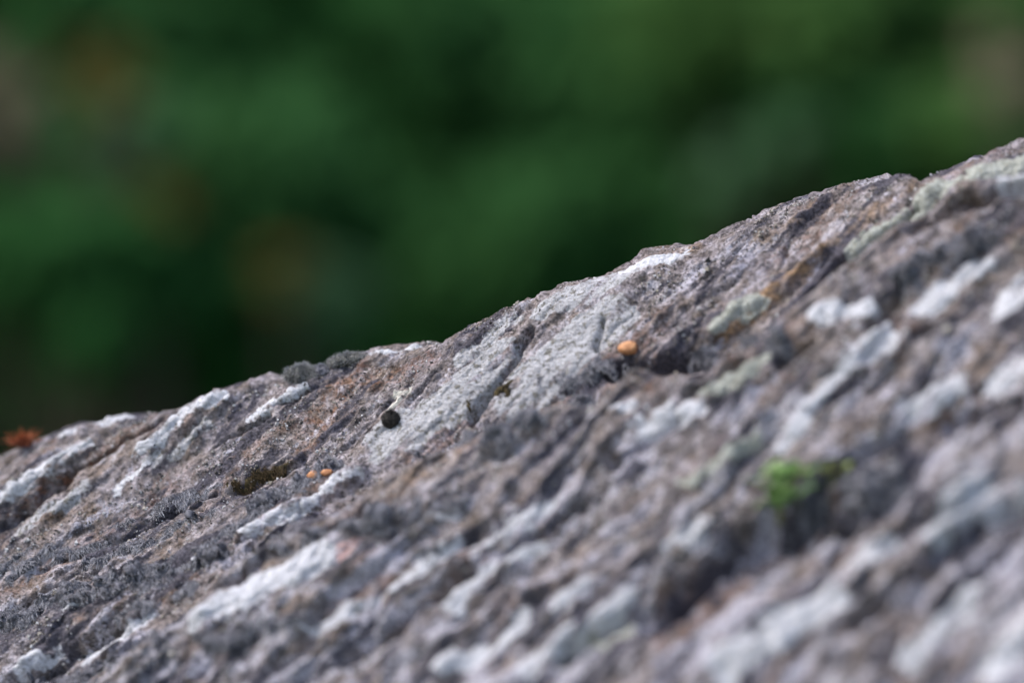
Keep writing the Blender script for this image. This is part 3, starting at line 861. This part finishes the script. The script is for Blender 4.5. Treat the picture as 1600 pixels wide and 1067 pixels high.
# ------------------------------------------------------------------ blurred greenery behind
LEAF = {
    'dark': leaf_material('dark_leaf', (0.012, 0.052, 0.013), (0.026, 0.102, 0.024), (0.046, 0.155, 0.038)),
    'mid': leaf_material('mid_leaf', (0.019, 0.068, 0.018), (0.037, 0.122, 0.032), (0.062, 0.168, 0.047)),
    'bright': leaf_material('bright_leaf', (0.034, 0.092, 0.020), (0.068, 0.160, 0.038), (0.11, 0.215, 0.058)),
    'pale': leaf_material('pale_leaf', (0.038, 0.090, 0.040), (0.070, 0.155, 0.068), (0.11, 0.21, 0.10)),
    'brown': leaf_material('brown_leaf', (0.065, 0.048, 0.012), (0.12, 0.085, 0.02), (0.17, 0.115, 0.03)),
    'tan': leaf_material('tan_leaf', (0.16, 0.13, 0.08), (0.26, 0.22, 0.14), (0.36, 0.32, 0.22)),
}
M_bark = plain_material('bark', (0.10, 0.08, 0.06), (0.20, 0.165, 0.13), 40, 0.9, 0.01)
M_twig = plain_material('twig', (0.035, 0.028, 0.02), (0.08, 0.06, 0.04), 60, 0.9)

def leaf_cloud(centers, radii, n, size, r, squash=1.0):
    centers = np.asarray(centers); k = r.integers(0, len(centers), n)
    p = r.normal(size=(n, 3)); p /= np.linalg.norm(p, axis=1, keepdims=True)
    p *= (r.random(n)**0.45)[:, None]
    c = centers[k] + p*np.asarray(radii)[k][:, None]*np.array([1, 1, squash])
    u = p*0.45 + r.normal(0, 0.42, (n, 3)) + np.array([-0.15, -0.45, 0.55]); u /= np.linalg.norm(u, axis=1, keepdims=True)
    s = np.cross(u, r.normal(0, 1, (n, 3)) + np.array([0, 0, 0.8])); s /= np.linalg.norm(s, axis=1, keepdims=True)+1e-9
    d = np.cross(u, s); d = np.where(d[:, 2:3] > 0, -d, d)
    L = (size*r.uniform(0.6, 1.25, n))[:, None]; W = L*0.27
    V = np.stack([c, c+d*L*0.45-s*W+u*L*0.07, c+d*L*0.45, c+d*L*0.45+s*W+u*L*0.07, c+d*L-u*L*0.12], 1).reshape(-1, 3)
    b = np.arange(n)[:, None]*5
    F = np.concatenate([b+np.array([0, 2, 1]), b+np.array([0, 3, 2]), b+np.array([1, 2, 4]), b+np.array([2, 3, 4])], 0)
    tone = np.repeat(np.clip(r.normal(0.5, 0.25, n), 0, 1), 5)
    return V, F, tone

def shrub(label, x, y, width, depth, z0, z1, kind, n, size, seed_, lobes=26, stems=5, name='shrub', group='bushes behind the boulder', loose=0.22):
    r = np.random.default_rng(seed_)
    root = empty(name, (x, y, 0))
    cs = []
    while len(cs) < lobes:
        p = r.uniform(-1, 1, 3)
        if np.linalg.norm(p) < 1: cs.append(p)
    cs = np.array(cs)*np.array([width/2, depth/2, (z1-z0)/2])*0.88 + np.array([x, y, (z0+z1)/2])
    rad = r.uniform(0.6, 1.25, lobes)*loose*math.sqrt(width*(z1-z0))
    V, F, tone = leaf_cloud(cs, rad, n, size, r)
    o = make_mesh('foliage', V, F, LEAF[kind], None, {'tone': tone}, False); o['kind'] = 'stuff'; keep_world(o, root)
    for i in range(stems):
        e = cs[r.integers(0, lobes)]
        b = np.array([x + r.uniform(-.12, .12)*width, y + r.uniform(-.1, .1)*depth, -0.05])
        mid = b*0.5+e*0.5 + r.normal(0, 0.05, 3)
        V, F = tube([b, mid, e], 0.016, 0.005, 6)
        o = make_mesh('stem', V, F, M_twig); keep_world(o, root)
    tag(root, label, 'bush', group)
    return root

def at(px, py, y):
    d = ray(px, py)
    return EYE + d*y

# tall backing row
for i, (x, lab) in enumerate([(-4.6, 'tall dark evergreen bush at the far left end of the back row'), (-2.9, 'tall dark evergreen bush second from the left in the back row'),
        (-1.25, 'tall dark evergreen bush behind the left edge of the view'), (0.2, 'tall dark evergreen bush filling the centre behind the boulder'),
        (1.6, 'tall dark evergreen bush behind the right part of the ridge'), (3.2, 'tall dark evergreen bush second from the right in the back row'), (4.8, 'tall dark evergreen bush at the far right end of the back row')]):
    shrub(lab, x, 7.6, 2.1, 1.5, 0.1, 3.6, 'dark', 5200, 0.16, 100+i, 34, 5, 'evergreen_bush', 'tall evergreen bushes in the back row')

for i, (x, lab) in enumerate([(-4.2, 'dense dark conifer-like thicket closing the view at far left'), (-2.1, 'dense dark thicket closing the view left of centre'), (0.0, 'dense dark thicket closing the view in the centre'),
        (2.1, 'dense dark thicket closing the view right of centre'), (4.2, 'dense dark thicket closing the view at far right')]):
    shrub(lab, x, 9.6, 2.9, 1.6, 0.0, 5.2, 'dark', 6500, 0.26, 140+i, 46, 5, 'thicket', 'thickets closing the view', 0.2)

def patch(label, px, py, y, wpx, hpx, kind, n, size, seed_, lobes=10, depth=0.5, name='shrub', loose=0.25):
    c = at(px, py, y); w = wpx*S*y; h = hpx*S*y
    return shrub(label, c[0], y, w, depth, c[2]-h/2, c[2]+h/2, kind, n, size, seed_, lobes, 3, name, 'bushes behind the boulder', loose)
patch('bright green bush along the top edge right of centre', 1300, 10, 6.0, 620, 230, 'bright', 2600, 0.09, 1)
patch('mid green bush behind the right half of the ridge', 1180, 250, 6.4, 640, 330, 'mid', 3000, 0.10, 2, 14)
patch('mid green bush filling the hollow behind the upper right ridge', 1360, 215, 5.9, 340, 240, 'mid', 2000, 0.09, 19, 16)
patch('bright green bush beside the ridge at the right edge', 1520, 230, 5.8, 240, 240, 'bright', 700, 0.09, 3)
patch('mid green bush low behind the middle of the ridge', 900, 400, 6.2, 520, 260, 'mid', 2000, 0.10, 4, 12)
patch('mid green bush with loose leaves left of centre', 360, 290, 5.8, 520, 300, 'mid', 2600, 0.10, 5, 14)
patch('mid green bush along the top edge in the centre', 820, 60, 6.6, 480, 240, 'mid', 2200, 0.10, 16, 12)
patch('mid green bush filling the gap above the middle of the ridge', 1000, 180, 7.0, 460, 300, 'mid', 2200, 0.11, 17, 12)
patch('green bush at the top left corner', 180, 40, 6.3, 260, 200, 'mid', 900, 0.09, 6)
patch('green bush at the left edge below the dry branch', 90, 420, 5.2, 330, 280, 'dark', 2200, 0.09, 14, 9)
patch('dark green bush low behind the left end of the ridge', 320, 520, 5.6, 420, 240, 'dark', 1700, 0.10, 15, 10)
patch('pale green leafy spray above the brown leaves at left', 205, 200, 5.4, 90, 120, 'pale', 120, 0.07, 7, 4, 0.25, 'leafy_spray')
patch('pale green leafy spray low behind the left part of the ridge', 510, 430, 5.4, 90, 130, 'pale', 120, 0.07, 8, 4, 0.25, 'leafy_spray')
patch('pale green leafy spray behind the right part of the ridge', 1170, 225, 5.6, 220, 150, 'pale', 55, 0.07, 9, 5, 0.25, 'leafy_spray')
patch('orange-brown withered leaves hanging at left centre', 235, 310, 5.2, 80, 80, 'brown', 70, 0.055, 10, 3, 0.2, 'withered_branch')
patch('orange-brown withered leaves near the top left', 175, 110, 5.3, 90, 120, 'brown', 60, 0.055, 11, 4, 0.2, 'withered_branch')
patch('brown withered leaves low beside the pale green spray', 450, 430, 5.3, 50, 90, 'brown', 28, 0.055, 12, 3, 0.2, 'withered_branch')
patch('beige dry branch with dead leaves in the top right corner', 1575, 75, 5.2, 110, 130, 'tan', 80, 0.055, 13, 4, 0.2, 'dry_branch')

patch('beige-brown dry branch at the left edge near the top', 15, 125, 5.4, 90, 190, 'tan', 70, 0.055, 18, 4, 0.2, 'dry_branch')
